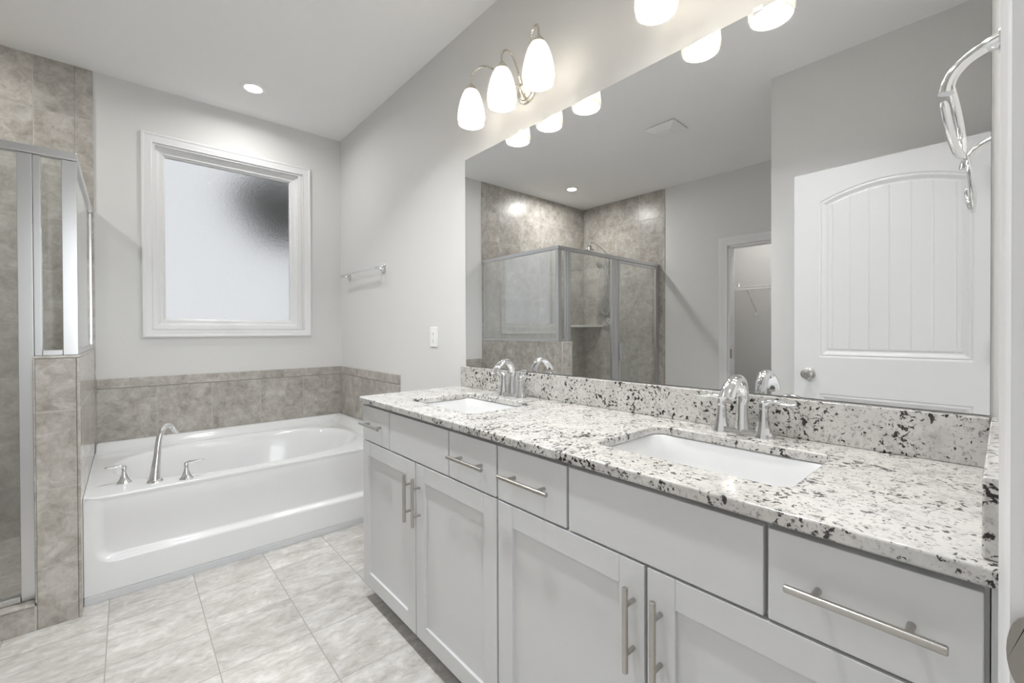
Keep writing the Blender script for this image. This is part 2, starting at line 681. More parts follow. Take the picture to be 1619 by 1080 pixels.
# doorway lining and casing (door_1), strike plate on the right jamb
d1 = struct('door_1', MB().box(DX0 - 0.012, DX0, -0.145, YE + 0.001, 0, DZ1).box(DX1 - 0.004, DX1 + 0.012, -0.145, YE + 0.001, 0, DZ1)
            .box(DX0 - 0.012, DX1 + 0.012, -0.145, YE + 0.001, DZ1, DZ1 + 0.012)
            .box(DX1 - 0.016, DX1 - 0.004, -0.10, YE - 0.036, 0, DZ1), TRIM, bevel=0.002)
cs = door_casing_mesh(MB(), DX0, DX1, DZ1, CASE, lambda a, z, p: (a, YE + p, z))
struct('door_casing', cs, TRIM, d1, smooth=True, ang=25)
sp = MB()
pts = []
zc, hh = 0.893, 0.031
prof = [(-0.062, hh), (-0.012, hh)]
for k in range(13):
    a = PI / 2 - PI * k / 12
    prof.append((-0.0125 + 0.0125 * math.cos(a), hh * math.sin(a)))
prof += [(-0.062, -hh)]
vs_, n_ = [], len(prof)
for xo in (DX1 - 0.0065, DX1 - 0.004):
    vs_ += [(xo, YE + 0.001 + p[0] + 0.011, zc + p[1]) for p in prof]
sp.add(vs_, [tuple(range(n_)), tuple(range(2 * n_ - 1, n_ - 1, -1))] + [(i, (i + 1) % n_, n_ + (i + 1) % n_, n_ + i) for i in range(n_)])
struct('strike_plate', sp, STRIKE, d1, bevel=0.0007)

# closet doorway casing (door_2)
cs = MB().box(XL - 0.121, XL + 0.001, CY1 - 0.012, CY1 + 0.001, 0, CZ1).box(XL - 0.121, XL + 0.001, CY0 - 0.001, CY0 + 0.012, 0, CZ1).box(XL - 0.121, XL + 0.001, CY0 - 0.001, CY1 + 0.001, CZ1 - 0.012, CZ1 + 0.001)
d2 = struct('door_2', cs, TRIM)
struct('door_casing', door_casing_mesh(MB(), CY0, CY1, CZ1, [(o_ * 1.45, p_) for o_, p_ in CASE], lambda a, z, p: (XL + p, a, z)), TRIM, d2, smooth=True, ang=25)
struct('hinge', MB().box(XL - 0.05, XL - 0.015, CY1 - 0.0145, CY1 - 0.012, 0.88, 0.97), SATIN, d2)

# baseboards where the mirror or a side step could show them
struct('baseboard_left', MB().box(XL, XL + 0.014, CY1 + 0.09, 2.45, 0, 0.11), TRIM, bevel=0.004)
struct('baseboard_jut', MB().box(XP, XP + 0.014, YE + 0.02, YP, 0, 0.11), TRIM, bevel=0.004)
struct('baseboard_closet', MB().box(-2.75, -2.736, 0.67, 2.75, 0, 0.11), TRIM, bevel=0.004)

# ---- tiling
struct('wall_shower_window_side', MB().box(XLT, -0.22, YWT, YW, 0, ZC), T_XZ)
struct('trim_1', MB().box(-0.2195, -0.144, YWT - 0.002, YW, 0, ZC), T_TRIM_XZ, bevel=0.004)
struct('wall_shower_left_side', MB().box(XL, XLT, 2.455, YWT, 0, ZC), T_YZ, bevel=0.003)
struct('trim_2', MB().box(-0.142, XW, YWT + 0.001, YW, 0.40, 0.8135), T_WAIN)
struct('trim_3', MB().box(-0.142, XW, YWT - 0.001, YW, 0.8155, 0.876), T_WAINT, bevel=0.003)
struct('trim_4', MB().box(1.304, XW, 2.63, YWT, 0.40, 0.8135), T_WAINY)
struct('trim_5', MB().box(1.302, XW, 2.568, YWT - 0.001, 0.8155, 0.876).box(1.302, XW, 2.568, 2.628, 0.40, 0.8135), T_WAINYT, bevel=0.003)
struct('floor_shower', MB().box(XLT, -0.28, 2.60, YWT, 0.0, 0.035), T_SHFL)

# half wall between shower and tub, and the shower curb
HX0, HX1, HY, HZ = -0.2757, -0.1462, 2.4803, 1.0629
hw = struct('wall_half', MB().box(HX0 + 0.004, HX1 - 0.004, HY + 0.004, YWT, 0, HZ - 0.003).box(HX1 - 0.0041, HX1 - 0.0005, HY + 0.06, YWT, 0, HZ - 0.010), T_HALFS)
struct('half_wall_end_tile', MB().box(HX0 + 0.006, HX1 - 0.0105, HY, HY + 0.010, 0, HZ - 0.011), T_HALF, hw, bevel=0.002)
struct('half_wall_edge_trim', MB().box(HX1 - 0.010, HX1, HY - 0.001, HY + 0.06, 0, HZ - 0.010)
       .box(HX0, HX0 + 0.006, HY - 0.001, HY + 0.06, 0.105, HZ - 0.010).box(HX0, HX1, HY - 0.001, YWT, HZ - 0.010, HZ), T_HALFS, hw, bevel=0.003)
struct('trim_6', MB().box(XLT, HX0 + 0.005, HY, 2.60, 0, 0.094), T_HALF, bevel=0.002)
struct('trim_7', MB().box(XLT, HX0 - 0.001, HY - 0.001, 2.60, 0.0945, 0.104), T_SHFL, bevel=0.003)

# ---- window
def frame_rect(mb, x0, x1, z0, z1, w, y0, y1):
    mb.box(x0, x1, y0, y1, z1 - w, z1).box(x0, x1, y0, y1, z0, z0 + w)
    mb.box(x0, x0 + w, y0, y1, z0 + w, z1 - w).box(x1 - w, x1, y0, y1, z0 + w, z1 - w)
    return mb


def mitred(mb, x0, x1, z0, z1, prof, ysign=-1, ybase=YW):
    """picture-frame moulding: prof = [(inset, proud)...] swept round the rectangle with mitres"""
    corners = [(x0, z0, 1, 1), (x1, z0, -1, 1), (x1, z1, -1, -1), (x0, z1, 1, -1)]
    vs_ = []
    for cx, cz, sx, sz in corners:
        for ins, pr in prof:
            vs_.append((cx + sx * ins, ybase + ysign * pr, cz + sz * ins))
    k = len(prof)
    fs = []
    for c in range(4):
        d = (c + 1) % 4
        for i in range(k - 1):
            fs.append((c * k + i, d * k + i, d * k + i + 1, c * k + i + 1))
    return mb.add(vs_, fs)


win = struct('window_1', mitred(MB(), 0.070, 1.0765, 1.1235, 2.4235,
             [(0, 0.0), (0, 0.014), (0.004, 0.018), (0.012, 0.019), (0.018, 0.015), (0.034, 0.013), (0.040, 0.010), (0.050, 0.009), (0.054, 0.012), (0.0585, 0.012), (0.0585, -0.001)]),
             TRIM, smooth=True, ang=25, recalc=True)
struct('window_jamb', frame_rect(MB(), 0.124, 1.006, 1.179, 2.368, 0.016, YW - 0.002, YW + 0.135), TRIM, win)
struct('window_frame', mitred(MB(), 0.138, 0.992, 1.193, 2.354,
       [(0, -0.02), (0.010, -0.02), (0.012, -0.024), (0.018, -0.026), (0.024, -0.034), (0.040, -0.036), (0.043, -0.044), (0.052, -0.050), (0.052, -0.075), (0, -0.075)]),
       TRIM, win, smooth=True, ang=25)
struct('window_glass', MB().box(0.185, 0.945, YW + 0.056, YW + 0.061, 1.238, 2.31), FROST, win)

# ================================================================== THINGS
# ---- open bathroom door
HINGE_Y, FREE_Y, DFX = 0.036, 0.787, -0.22
door = thing('bathroom_door', 'open white arched two-panel bathroom door with vertical plank grooves, seen in the mirror', 'door', (DFX - 0.0175, HINGE_Y, 0.012))


def panel_depth(y, z):
    def inside(ya, yb, za, zb, arch):
        ztop = zb
        if arch:
            u = (y - (ya + yb) / 2) / ((yb - ya) / 2)
            ztop = zb + arch * (1 - min(1, abs(u)) ** 2)
        return min(y - ya, yb - y, z - za, ztop - z)
    d1_ = inside(0.088, 0.668, 1.008, 1.848, 0.068)
    d2_ = inside(0.088, 0.668, 0.22, 0.806, 0)
    d = max(d1_, d2_)
    if d <= 0:
        return 0.0
    h = -0.004 * sstep(0, 0.004, d) + 0.0025 * sstep(0.006, 0.011, d) - 0.0095 * sstep(0.011, 0.034, d) + 0.003 * sstep(0.037, 0.040, d)
    if d1_ > 0.042:
        for g in (0.612, 0.536, 0.458, 0.379, 0.298, 0.221, 0.144):
            q = abs(y - g)
            if q < 0.004:
                h -= 0.003 * (1 - q / 0.004)
    return h


ys = [HINGE_Y + (FREE_Y - HINGE_Y) * i / 250 for i in range(251)]
zs_ = [0.012 + 0.7 * i / 70 for i in range(70)] + [0.712 + (2.02 - 0.712) * i / 290 for i in range(291)]
mb = MB()
mb.grid(len(ys), len(zs_), lambda i, j: (DFX + panel_depth(ys[i], zs_[j]), ys[i], zs_[j]))
mb.v = [v for v in mb.v]
n0 = len(mb.v)
bx = MB().box(DFX - 0.035, DFX - 0.0125, HINGE_Y, FREE_Y, 0.012, 2.02)
mb.add(bx.v, bx.f)
# edge strips closing the face to the core
for (ya, yb) in ((HINGE_Y, HINGE_Y), (FREE_Y, FREE_Y)):
    mb.add([(DFX, ya, 0.012), (DFX - 0.013, ya, 0.012), (DFX - 0.013, ya, 2.02), (DFX, ya, 2.02)], [(0, 1, 2, 3)])
for z in (0.012, 2.02):
    mb.add([(DFX, HINGE_Y, z), (DFX, FREE_Y, z), (DFX - 0.013, FREE_Y, z), (DFX - 0.013, HINGE_Y, z)], [(0, 1, 2, 3)])
mb.build('door_slab', DOORP, door, ang=30)
for side in (1, -1):
    x0 = DFX if side == 1 else DFX - 0.035
    k = MB().lathe([(0.0, 0), (0.032, 0), (0.032, 0.004), (0.027, 0.008), (0.012, 0.012), (0.011, 0.026), (0.018, 0.031), (0.0265, 0.040), (0.0275, 0.050), (0.022, 0.059), (0.010, 0.063), (0.009, 0.0615), (0, 0.0615)],
                   (x0, 0.716, 0.911), (side, 0, 0), 32)
    kn = k.build('knob', SATIN, door)
MB().box(DFX - 0.028, DFX - 0.008, FREE_Y - 0.0005, FREE_Y + 0.0015, 0.88, 0.94).build('latch_plate', SATIN, door)
for z in (0.25, 1.05, 1.82):
    MB().lathe([(0, 0), (0.006, 0), (0.006, 0.09), (0, 0.09)], (DFX + 0.004, HINGE_Y - 0.006, z - 0.045), (0, 0, 1), 12).build('hinge', SATIN, door)


# ---- vanity cabinets
def bar_pull(name, parent, a, b, inset, r=0.006):
    """bar handle from a to b standing off the front by 3 cm"""
    a, b = Vector(a), Vector(b)
    d = (b - a).normalized()
    m_ = MB().sweep([a, a + d * 0.0012, b - d * 0.0012, b], [r * 0.8, r, r, r * 0.8], n=16)
    for p in (a + d * inset, b - d * inset):
        m_.sweep([p, (XF + 0.0005, p.y, p.z)], 0.0048, n=12)
    return m_.build(name, NICKEL, parent)


def shaker(name, parent, y0, y1, z0, z1, fr=0.058):
    m_ = MB()
    x0, x1 = XF, XF + 0.019
    m_.box(x0, x1, y0, y0 + fr, z0, z1).box(x0, x1, y1 - fr, y1, z0, z1)
    m_.box(x0, x1, y0 + fr + 0.0003, y1 - fr - 0.0003, z1 - fr, z1).box(x0, x1, y0 + fr + 0.0003, y1 - fr - 0.0003, z0, z0 + fr)
    m_.box(x0 + 0.0085, x1 - 0.003, y0 + fr - 0.004, y1 - fr + 0.004, z0 + fr - 0.004, z1 - fr + 0.004)
    return m_.build(name, CAB, parent, smooth=True, bevel=0.0012, seg=2)


def slab(name, parent, y0, y1, z0, z1):
    return MB().box(XF, XF + 0.019, y0, y1, z0, z1).build(name, CAB, parent, bevel=0.0015)


CB = thing('vanity_cabinet', 'light grey shaker vanity cabinet under the sink nearest the bathtub', 'cabinet', (1.03, 1.381, 0))
CA0, CA1 = 0.925, 1.837
mb = MB().box(XF + 0.0395, XW - 0.003, CA0 + 0.0005, CA0 + 0.0165, 0.07, 0.8495).box(XF + 0.0395, XW - 0.003, CA1 - 0.016, CA1, 0.07, 0.8495)
mb.box(XF + 0.0395, XW - 0.003, CA0 + 0.0165, CA1 - 0.016, 0.07, 0.086).box(XW - 0.009, XW - 0.003, CA0 + 0.0165, CA1 - 0.016, 0.086, 0.8495)
mb.build('carcass', CAB, CB, smooth=False)
mb = MB().box(XF + 0.0195, XF + 0.0392, CA0 + 0.0005, CA1, 0.805, 0.8495).box(XF + 0.0195, XF + 0.0392, CA0 + 0.0005, CA1, 0.672, 0.706).box(XF + 0.0195, XF + 0.0392, CA0 + 0.0005, CA1, 0.07, 0.105)
for (a, b) in ((CA0 + 0.0005, 0.963), (1.145, 1.188), (1.562, 1.607), (1.799, CA1)):
    mb.box(XF + 0.0195, XF + 0.0392, a, b, 0.706, 0.805)
for (a, b) in ((CA0 + 0.0005, 0.963), (1.362, 1.401), (1.799, CA1)):
    mb.box(XF + 0.0195, XF + 0.0392, a, b, 0.105, 0.672)
mb.build('face_frame', CAB, CB, smooth=False)
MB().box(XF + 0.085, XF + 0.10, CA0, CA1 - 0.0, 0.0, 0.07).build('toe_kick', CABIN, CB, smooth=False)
Z0, Z1, ZD = 0.6925, 0.8375, 0.687
for (a, b, h) in ((1.588, 1.837, (1.803, 1.623)), (1.163, 0.930, (1.132, 0.958))):
    dr = slab('drawer', CB, min(a, b), max(a, b), Z0, Z1)
    bar_pull('handle', dr, (XF - 0.030, h[0], 0.767), (XF - 0.030, h[1], 0.767), 0.036)
slab('false_drawer_front', CB, 1.170, 1.5805, Z0, Z1)
for (a, b, hy) in ((1.385, 1.837, 1.409), (0.930, 1.378, 1.349)):
    dd = shaker('cabinet_door', CB, a, b, 0.072, ZD)
    bar_pull('handle', dd, (XF - 0.030, hy, 0.645), (XF - 0.030, hy, 0.476), 0.036)
copy_tree(CB, (0, -0.9155, 0), 'light grey shaker vanity cabinet beside the doorway, under the sink farther from the bathtub')
fil = MB().box(XF + 0.012, XF + 0.03, YE + 0.001, 0.0088, 0.07, 0.8495).build('cabinet_filler', CAB, None, smooth=False)
tag(fil, 'narrow grey filler strip between the right-hand drawers and the doorway wall', 'trim strip')

# ---- countertop with two sink cut-outs
CX0, CX1, CYA, CYB, CZ0, CZ1_ = 0.747, XW - 0.001, YE + 0.001, 1.857, 0.8505, 0.8737
SINKS = (0.4625, 1.3995)
SX0, SX1, SHW = 0.866, 1.166, 0.2135


def rrect(x0, x1, y0, y1, rads, n=8):
    """rounded rectangle, rads = radii at (x0,y0),(x1,y0),(x1,y1),(x0,y1)"""
    out = []
    for (cx, cy, a0, r) in ((x0, y0, PI, rads[0]), (x1, y0, 1.5 * PI, rads[1]), (x1, y1, 0, rads[2]), (x0, y1, 0.5 * PI, rads[3])):
        px = cx + r if cx == x0 else cx - r
        py = cy + r if cy == y0 else cy - r
        if r < 1e-6:
            out.append((cx, cy))
            continue
        for k in range(n + 1):
            a = a0 + 0.5 * PI * k / n
            out.append((px + r * math.cos(a), py + r * math.sin(a)))
    return out


bm = bmesh.new()
loops = [rrect(CX0, CX1, CYA, CYB, (0, 0, 0, 0.022))] + [rrect(SX0, SX1, s - SHW, s + SHW, (0.028,) * 4) for s in SINKS]
es = []
for lp in loops:
    vv = [bm.verts.new((x, y, CZ1_)) for x, y in lp]
    es += [bm.edges.new((vv[i], vv[(i + 1) % len(vv)])) for i in range(len(vv))]
bmesh.ops.triangle_fill(bm, use_beauty=True, use_dissolve=False, edges=es)
bmesh.ops.dissolve_limit(bm, angle_limit=0.01, verts=bm.verts, edges=bm.edges)
r = bmesh.ops.extrude_face_region(bm, geom=bm.faces[:])
for e in r['geom']:
    if isinstance(e, bmesh.types.BMVert):
        e.co.z = CZ0
bmesh.ops.recalc_face_normals(bm, faces=bm.faces)
me = bpy.data.meshes.new('countertop')
bm.to_mesh(me)
bm.free()
me.materials.append(GRANITE)
me.polygons.foreach_set('use_smooth', [True] * len(me.polygons))
me.set_sharp_from_angle(angle=math.radians(35))
cto = bpy.data.objects.new('countertop', me)
COL.objects.link(cto)
bv = cto.modifiers.new('bevel', 'BEVEL')
bv.width = 0.0055
bv.segments = 4
bv.limit_method = 'ANGLE'
bv.angle_limit = math.radians(50)
bv.harden_normals = True
tag(cto, 'speckled white granite countertop across both vanity cabinets', 'countertop')
bs = MB().box(1.2824, XW - 0.001, 0.0175, CYB - 0.006, CZ1_ + 0.0003, 0.9745).build('backsplash', GRANITE, None, bevel=0.002)
tag(bs, 'long low granite backsplash along the foot of the mirror', 'backsplash')
ss = MB().box(0.7716, XW - 0.001, YE + 0.001, 0.0167, CZ1_ + 0.0003, 0.9745).build('side_splash', GRANITE, None, bevel=0.003)
tag(ss, 'short granite side splash against the doorway wall', 'side splash')


# ---- sinks
def make_sink(cy, label):
    t = thing('sink', label, 'sink', (1.016, cy, CZ0), 'undermount sinks')
    cx, n = 1.016, 96
    rings = []
    spec = [(0.175, 0.240, 8, 0.8495), (0.156, 0.221, 8, 0.8495), (0.152, 0.217, 8, 0.846), (0.147, 0.211, 7, 0.80), (0.139, 0.200, 6, 0.75), (0.128, 0.188, 5, 0.722),
            (0.108, 0.165, 4, 0.7105), (0.06, 0.09, 2.5, 0.7065), (0.022, 0.022, 2, 0.704)]
    mb = MB()
    vs_, fs = [], []
    for (a, b, p, z) in spec:
        vs_ += [(x, y, z) for x, y in ring_points(cx, cy, a, b, p, n)]
    # outside shell
    for (a, b, p, z) in ((0.03, 0.03, 2, 0.692), (0.118, 0.178, 4, 0.698), (0.150, 0.212, 5, 0.745), (0.160, 0.225, 7, 0.835), (0.175, 0.240, 8, 0.838)):
        vs_ += [(x, y, z) for x, y in ring_points(cx, cy, a, b, p, n)]
    k = len(vs_) // n
    for i in range(k):
        i2 = (i + 1) % k
        for j in range(n):
            j2 = (j + 1) % n
            fs.append((i * n + j, i * n + j2, i2 * n + j2, i2 * n + j))
    mb.add(vs_, fs)
    mb.build('basin', PORC, t, ang=50)
    MB().lathe([(0, -0.002), (0.0, 0.0), (0.012, 0.0), (0.014, 0.0015), (0.021, 0.0025), (0.024, 0.001), (0.0215, -0.006), (0, -0.006)], (cx, cy, 0.7055), n=32).build('drain', CHROME, t)
    return t


make_sink(SINKS[1], 'white rectangular undermount sink nearest the bathtub')
make_sink(SINKS[0], 'white rectangular undermount sink nearest the doorway')


# ---- basin faucets
def make_faucet(cy, label):
    fx, z0 = 1.236, CZ1_
    t = thing('sink_faucet', label, 'faucet', (fx, cy, z0), 'chrome vanity faucets')
    # base plate: waisted bar with a round foot at each end
    n, prof = 40, []
    mb = MB()
    vs_, fs = [], []
    for (sc, z) in ((1.0, 0.0), (1.0, 0.006), (0.92, 0.012), (0.80, 0.0165)):
        for j in range(n * 2):
            u = j / (n * 2) * 2 * PI
            ly = 0.079 * math.cos(u)
            s_ = math.sin(u)
            prof_w = 0.0185 + 0.0075 * (abs(ly) / 0.079) ** 2
            w = prof_w * (abs(s_) ** 0.6) * (1 if s_ >= 0 else -1)
            vs_.append((fx + w * sc, cy + ly * (0.94 + 0.06 * sc if z else 1.0) * sc ** 0.3, z0 + z))
    N = n * 2
    for i in range(3):
        for j in range(N):
            j2 = (j + 1) % N
            fs.append((i * N + j, i * N + j2, (i + 1) * N + j2, (i + 1) * N + j))
    fs += [tuple(range(N - 1, -1, -1)), tuple(3 * N + j for j in range(N))]
    mb.add(vs_, fs).build('base_plate', CHROME, t, ang=60)
    # spout: flared column turning into a wide flattened hood
    path = catmull([(0, 0.010), (0.001, 0.04), (0.000, 0.075), (-0.002, 0.105), (0.008, 0.132), (0.030, 0.150), (0.058, 0.146), (0.082, 0.128), (0.102, 0.104)], 6)
    pts = [(fx + 0.003 - p[0], cy, z0 + p[1]) for p in [(q.x, q.y) for q in [Vector((a, b, 0)) for a, b in [(v.x, v.y) for v in path]]]]
    rad = lerp_list([(0.021, 0.021), (0.0172, 0.0168), (0.0155, 0.0145), (0.0152, 0.0135), (0.0160, 0.0128), (0.0175, 0.0118), (0.0190, 0.0104), (0.0198, 0.0092), (0.0198, 0.0082)], len(pts))
    mb = MB().sweep(pts, rad, side=(0, 1, 0), n=20)
    mb.build('spout', CHROME, t, ang=50)
    MB().lathe([(0, 0), (0.008, 0), (0.008, 0.008), (0, 0.008)], (fx + 0.003 - 0.094, cy, z0 + 0.094), (0.35, 0, 1), 16).build('aerator', NICKEL, t)
    for sgn in (1, -1):
        hy = cy + sgn * 0.0535
        hub = MB().lathe([(0.0, 0), (0.024, 0), (0.0235, 0.006), (0.0195, 0.017), (0.0165, 0.03), (0.0135, 0.05), (0.0115, 0.068), (0.0108, 0.073), (0.0118, 0.0745), (0.0118, 0.082), (0.0105, 0.090), (0.006, 0.0945), (0, 0.095)],
                         (fx, hy, z0), n=12)
        ho = hub.build('handle', CHROME, t, ang=25)
        lp = catmull([(0.0, 0.082), (0.010, 0.0925), (0.026, 0.0955), (0.045, 0.092), (0.062, 0.091), (0.074, 0.0935)], 5)
        pts = [(fx - 0.004 * (v.x / 0.07), hy + sgn * v.x, z0 + v.y) for v in lp]
        rad = lerp_list([(0.009, 0.009), (0.0095, 0.0072), (0.011, 0.006), (0.013, 0.0052), (0.0115, 0.0042), (0.004, 0.002)], len(pts))
        MB().sweep(pts, rad, side=(1, 0, 0), n=16).build('lever', CHROME, ho, ang=60)
    return t


fa = make_faucet(0.4655, 'chrome two-handle faucet behind the sink nearest the doorway')
copy_tree(fa, (0, 0.9345, 0), 'chrome two-handle faucet behind the sink nearest the bathtub')

# ---- mirror
mi = thing('wall_mirror', 'large frameless wall mirror above the double vanity', 'mirror', (XM, 0.93, 0.977))
MB().box(XM, XM + 0.0008, 0.0178, 1.837, 0.9775, 2.0337).build('mirror_glass', MIRROR, mi, smooth=False)
MB().box(XM + 0.0009, XW - 0.0002, 0.0172, 1.8382, 0.9768, 2.0345).build('mirror_backing', MEDGE, mi, smooth=False)
for y in (0.45, 1.42):
    MB().box(XM - 0.003, XW - 0.0004, y - 0.012, y + 0.012, 2.0295, 2.042).build('mirror_clip', PLAST, mi, bevel=0.001)


# ---- vanity light bars
def make_light(cy, label):
    t = thing('vanity_light', label, 'wall lamp', (XW, cy, 2.2), 'three-shade vanity lights')
    pz = 2.203
    MB().lathe([(0, 0), (0.060, 0), (0.060, 0.005), (0.055, 0.009), (0.050, 0.010), (0.047, 0.014), (0.043, 0.016), (0.030, 0.024), (0.018, 0.036), (0.010, 0.041), (0, 0.042)],
               (XW - 0.0005, cy, pz), (-1, 0, 0), 40).build('backplate', LAMPM, t)
    for k, dy in enumerate((0.213, 0.0, -0.213)):
        sx, sy, zb = 1.166, cy + dy, 2.085
        ztop = zb + 0.178
        T = Vector((sx, sy, ztop))
        Q = Vector((XW - 0.034, cy + dy * 0.05, pz + 0.004))
        d = Q - T
        if k == 1:
            mid = [T, T + Vector((0, 0, 0.030)), T + Vector((0.016, 0.0, 0.056)), T + Vector((0.045, 0, 0.060)), T + Vector((0.078, 0, 0.022)), Q]
        else:
            s1 = -1 if dy > 0 else 1
            mid = [T, T + Vector((0, 0, 0.030)), T + Vector((0.010, s1 * 0.020, 0.058)), T + Vector((0.03, s1 * 0.062, 0.066)), T + Vector((0.06, s1 * 0.115, 0.028)), T + Vector((0.088, s1 * 0.165, -0.030)), Q]
        MB().sweep(catmull(mid, 7), 0.0044, n=10).build('arm', LAMPM, t)
        MB().lathe([(0, 0.036), (0.006, 0.036), (0.010, 0.030), (0.020, 0.018), (0.0285, 0.004), (0.029, 0.0), (0.024, 0.0), (0, 0.002)], (sx, sy, zb + 0.146), n=28).build('socket_cup', LAMPM, t)
        outp = [(0.0245, 0.152), (0.031, 0.146), (0.0395, 0.130), (0.0485, 0.105), (0.0555, 0.078), (0.0605, 0.050), (0.0625, 0.028), (0.0615, 0.012), (0.0590, 0.0)]
        inn = [(r_ - 0.0028, h_) for r_, h_ in outp[::-1]]
        so = MB().lathe(outp + inn, (sx, sy, zb), n=36, close=True).build('lamp_shade', SHADE, t, ang=70)
        MB().lathe([(0, 0.034), (0.010, 0.035), (0.020, 0.040), (0.0265, 0.050), (0.028, 0.060), (0.0265, 0.071), (0.020, 0.085), (0.0145, 0.100), (0.013, 0.118), (0.013, 0.145), (0, 0.146)], (sx, sy, zb), n=20).build('bulb', BULB, so, ang=80)
    return t


vl = make_light(1.375, 'brushed nickel light with three glass shades above the mirror end nearest the bathtub')
copy_tree(vl, (0, -0.9125, 0), 'brushed nickel light with three glass shades above the mirror end nearest the doorway')


# ---- recessed ceiling lights
def downlight(x, y, label, watts=DOWNLIGHT_W, color=(1, 0.995, 0.98), ang=165):
    t = thing('recessed_light', label, 'ceiling light', (x, y, ZC), 'recessed ceiling lights')
    MB().lathe([(0.047, -0.002), (0.051, -0.006), (0.060, -0.0075), (0.071, -0.005), (0.074, 0.0), (0.070, 0.0), (0.047, 0.0)], (x, y, ZC), n=48, close=True).build('trim_ring', PLAST, t)
    MB().lathe([(0, -0.0035), (0.046, -0.0035), (0.0475, -0.002), (0.0475, -0.0004), (0, -0.0004)], (x, y, ZC), n=40).build('lens', LENS, t)
    l = bpy.data.lights.new('recessed_lamp', 'AREA')
    l.shape = 'DISK'
    l.size = 0.088
    l.energy = watts * 0.10
    l.spread = math.radians(ang)
    l.color = color
    lo = bpy.data.objects.new('recessed_lamp', l)
    COL.objects.link(lo)
    lo.parent = t
    lo.location = (0, 0, -0.0045)
    return t


downlight(0.612, 3.168, 'glowing round recessed ceiling light above the bathtub')
downlight(-1.04, 3.134, 'glowing round recessed ceiling light above the shower, seen in the mirror', 44.0, (1, 0.99, 0.965), 178)
downlight(0.43, 0.72, 'added round fill light in the ceiling above the aisle near the doorway end of the vanity', AISLE_FILL_W * 0.62, (0.96, 0.985, 1.0), 114)  # out-of-view fill lamp, added to lift the room's ambient light
downlight(0.43, 1.95, 'added round fill light in the ceiling above the aisle near the bathtub end of the vanity', AISLE_FILL_W, (0.96, 0.985, 1.0), 114)  # second added fill lamp, brightens floor and cabinets from out of view

# ---- exhaust fan grille
fan = thing('exhaust_fan', 'square white exhaust fan cover on the ceiling, seen in the mirror', 'exhaust fan', (-0.497, 1.722, ZC))
mb = MB()
x, y = -0.497, 1.722
vs_ = []
for (hx, hy, z) in ((0.108, 0.116, -0.003), (0.114, 0.122, -0.012), (0.060, 0.068, -0.042)):
    vs_ += [(x - hx, y - hy, ZC + z), (x + hx, y - hy, ZC + z), (x + hx, y + hy, ZC + z), (x - hx, y + hy, ZC + z)]
mb.add(vs_, [(0, 1, 2, 3), (8, 9, 10, 11)] + [(a * 4 + i, a * 4 + (i + 1) % 4, a * 4 + 4 + (i + 1) % 4, a * 4 + 4 + i) for a in (0, 1) for i in range(4)])
mb.box(x - 0.09, x + 0.09, y - 0.098, y + 0.098, ZC - 0.004, ZC - 0.0002)
mb.build('fan_cover', PLAST, fan, smooth=False, bevel=0.002)
MB().box(x - 0.045, x + 0.045, y - 0.052, y + 0.052, ZC - 0.0455, ZC - 0.0415).build('fan_lens', PLAST, fan, bevel=0.002)

# ---- wall outlet
ou = thing('wall_outlet', 'white double outlet plate on the wall between the mirror and the towel bar', 'outlet', (XW, 2.154, 1.123))
oy, oz = 2.154, 1.123
MB().box(XW - 0.006, XW - 0.0003, oy - 0.038, oy + 0.038, oz - 0.057, oz + 0.057).build('cover_plate', PLAST, ou, bevel=0.003, seg=3)
MB().box(XW - 0.008, XW - 0.006, oy - 0.0165, oy + 0.0165, oz - 0.0335, oz + 0.0335).build('receptacle', PLAST, ou, bevel=0.001)
for dz in (0.02, -0.02):
    MB().box(XW - 0.0085, XW - 0.008, oy + 0.004, oy + 0.006, oz + dz - 0.004, oz + dz + 0.004).box(XW - 0.0085, XW - 0.008, oy - 0.006, oy - 0.004, oz + dz - 0.0035, oz + dz + 0.0035) \
        .lathe([(0, 0), (0.0022, 0), (0.0022, 0.0005), (0, 0.0005)], (XW - 0.008, oy, oz + dz - 0.008), (-1, 0, 0), 10).build('socket', DARK, ou, smooth=False)
for s in (1, -1):
    MB().box(XW - 0.0092, XW - 0.008, oy - 0.007, oy + 0.007, oz + s * 0.0035 - 0.0025, oz + s * 0.0035 + 0.0025).build('button', PLAST, ou, bevel=0.0005)
    MB().lathe([(0, 0), (0.0028, 0), (0.0028, 0.0008), (0, 0.001)], (XW - 0.006, oy, oz + s * 0.0465), (-1, 0, 0), 12).build('screw', PLAST, ou)

# ---- towel bar
tb = thing('towel_bar', 'chrome towel bar on the wall above the end of the bathtub', 'towel bar', (XW, 3.08, 1.585))
zb_ = 1.587
bx_ = XW - 0.062
MB().sweep([(bx_, 2.775, zb_), (bx_, 2.778, zb_), (bx_, 3.425, zb_), (bx_, 3.428, zb_)], [0.006, 0.0075, 0.0075, 0.006], n=16).build('bar', CHROME, tb)
for y in (2.80, 3.405):
    MB().lathe([(0, 0), (0.027, 0), (0.027, 0.005), (0.0225, 0.010), (0.0215, 0.013), (0.0150, 0.022), (0.0095, 0.036), (0.0080, 0.050), (0.0105, 0.060), (0.0095, 0.071), (0, 0.073)],
               (XW - 0.0004, y, zb_), (-1, 0, 0), 32, sq=5).build('post', CHROME, tb, ang=30)

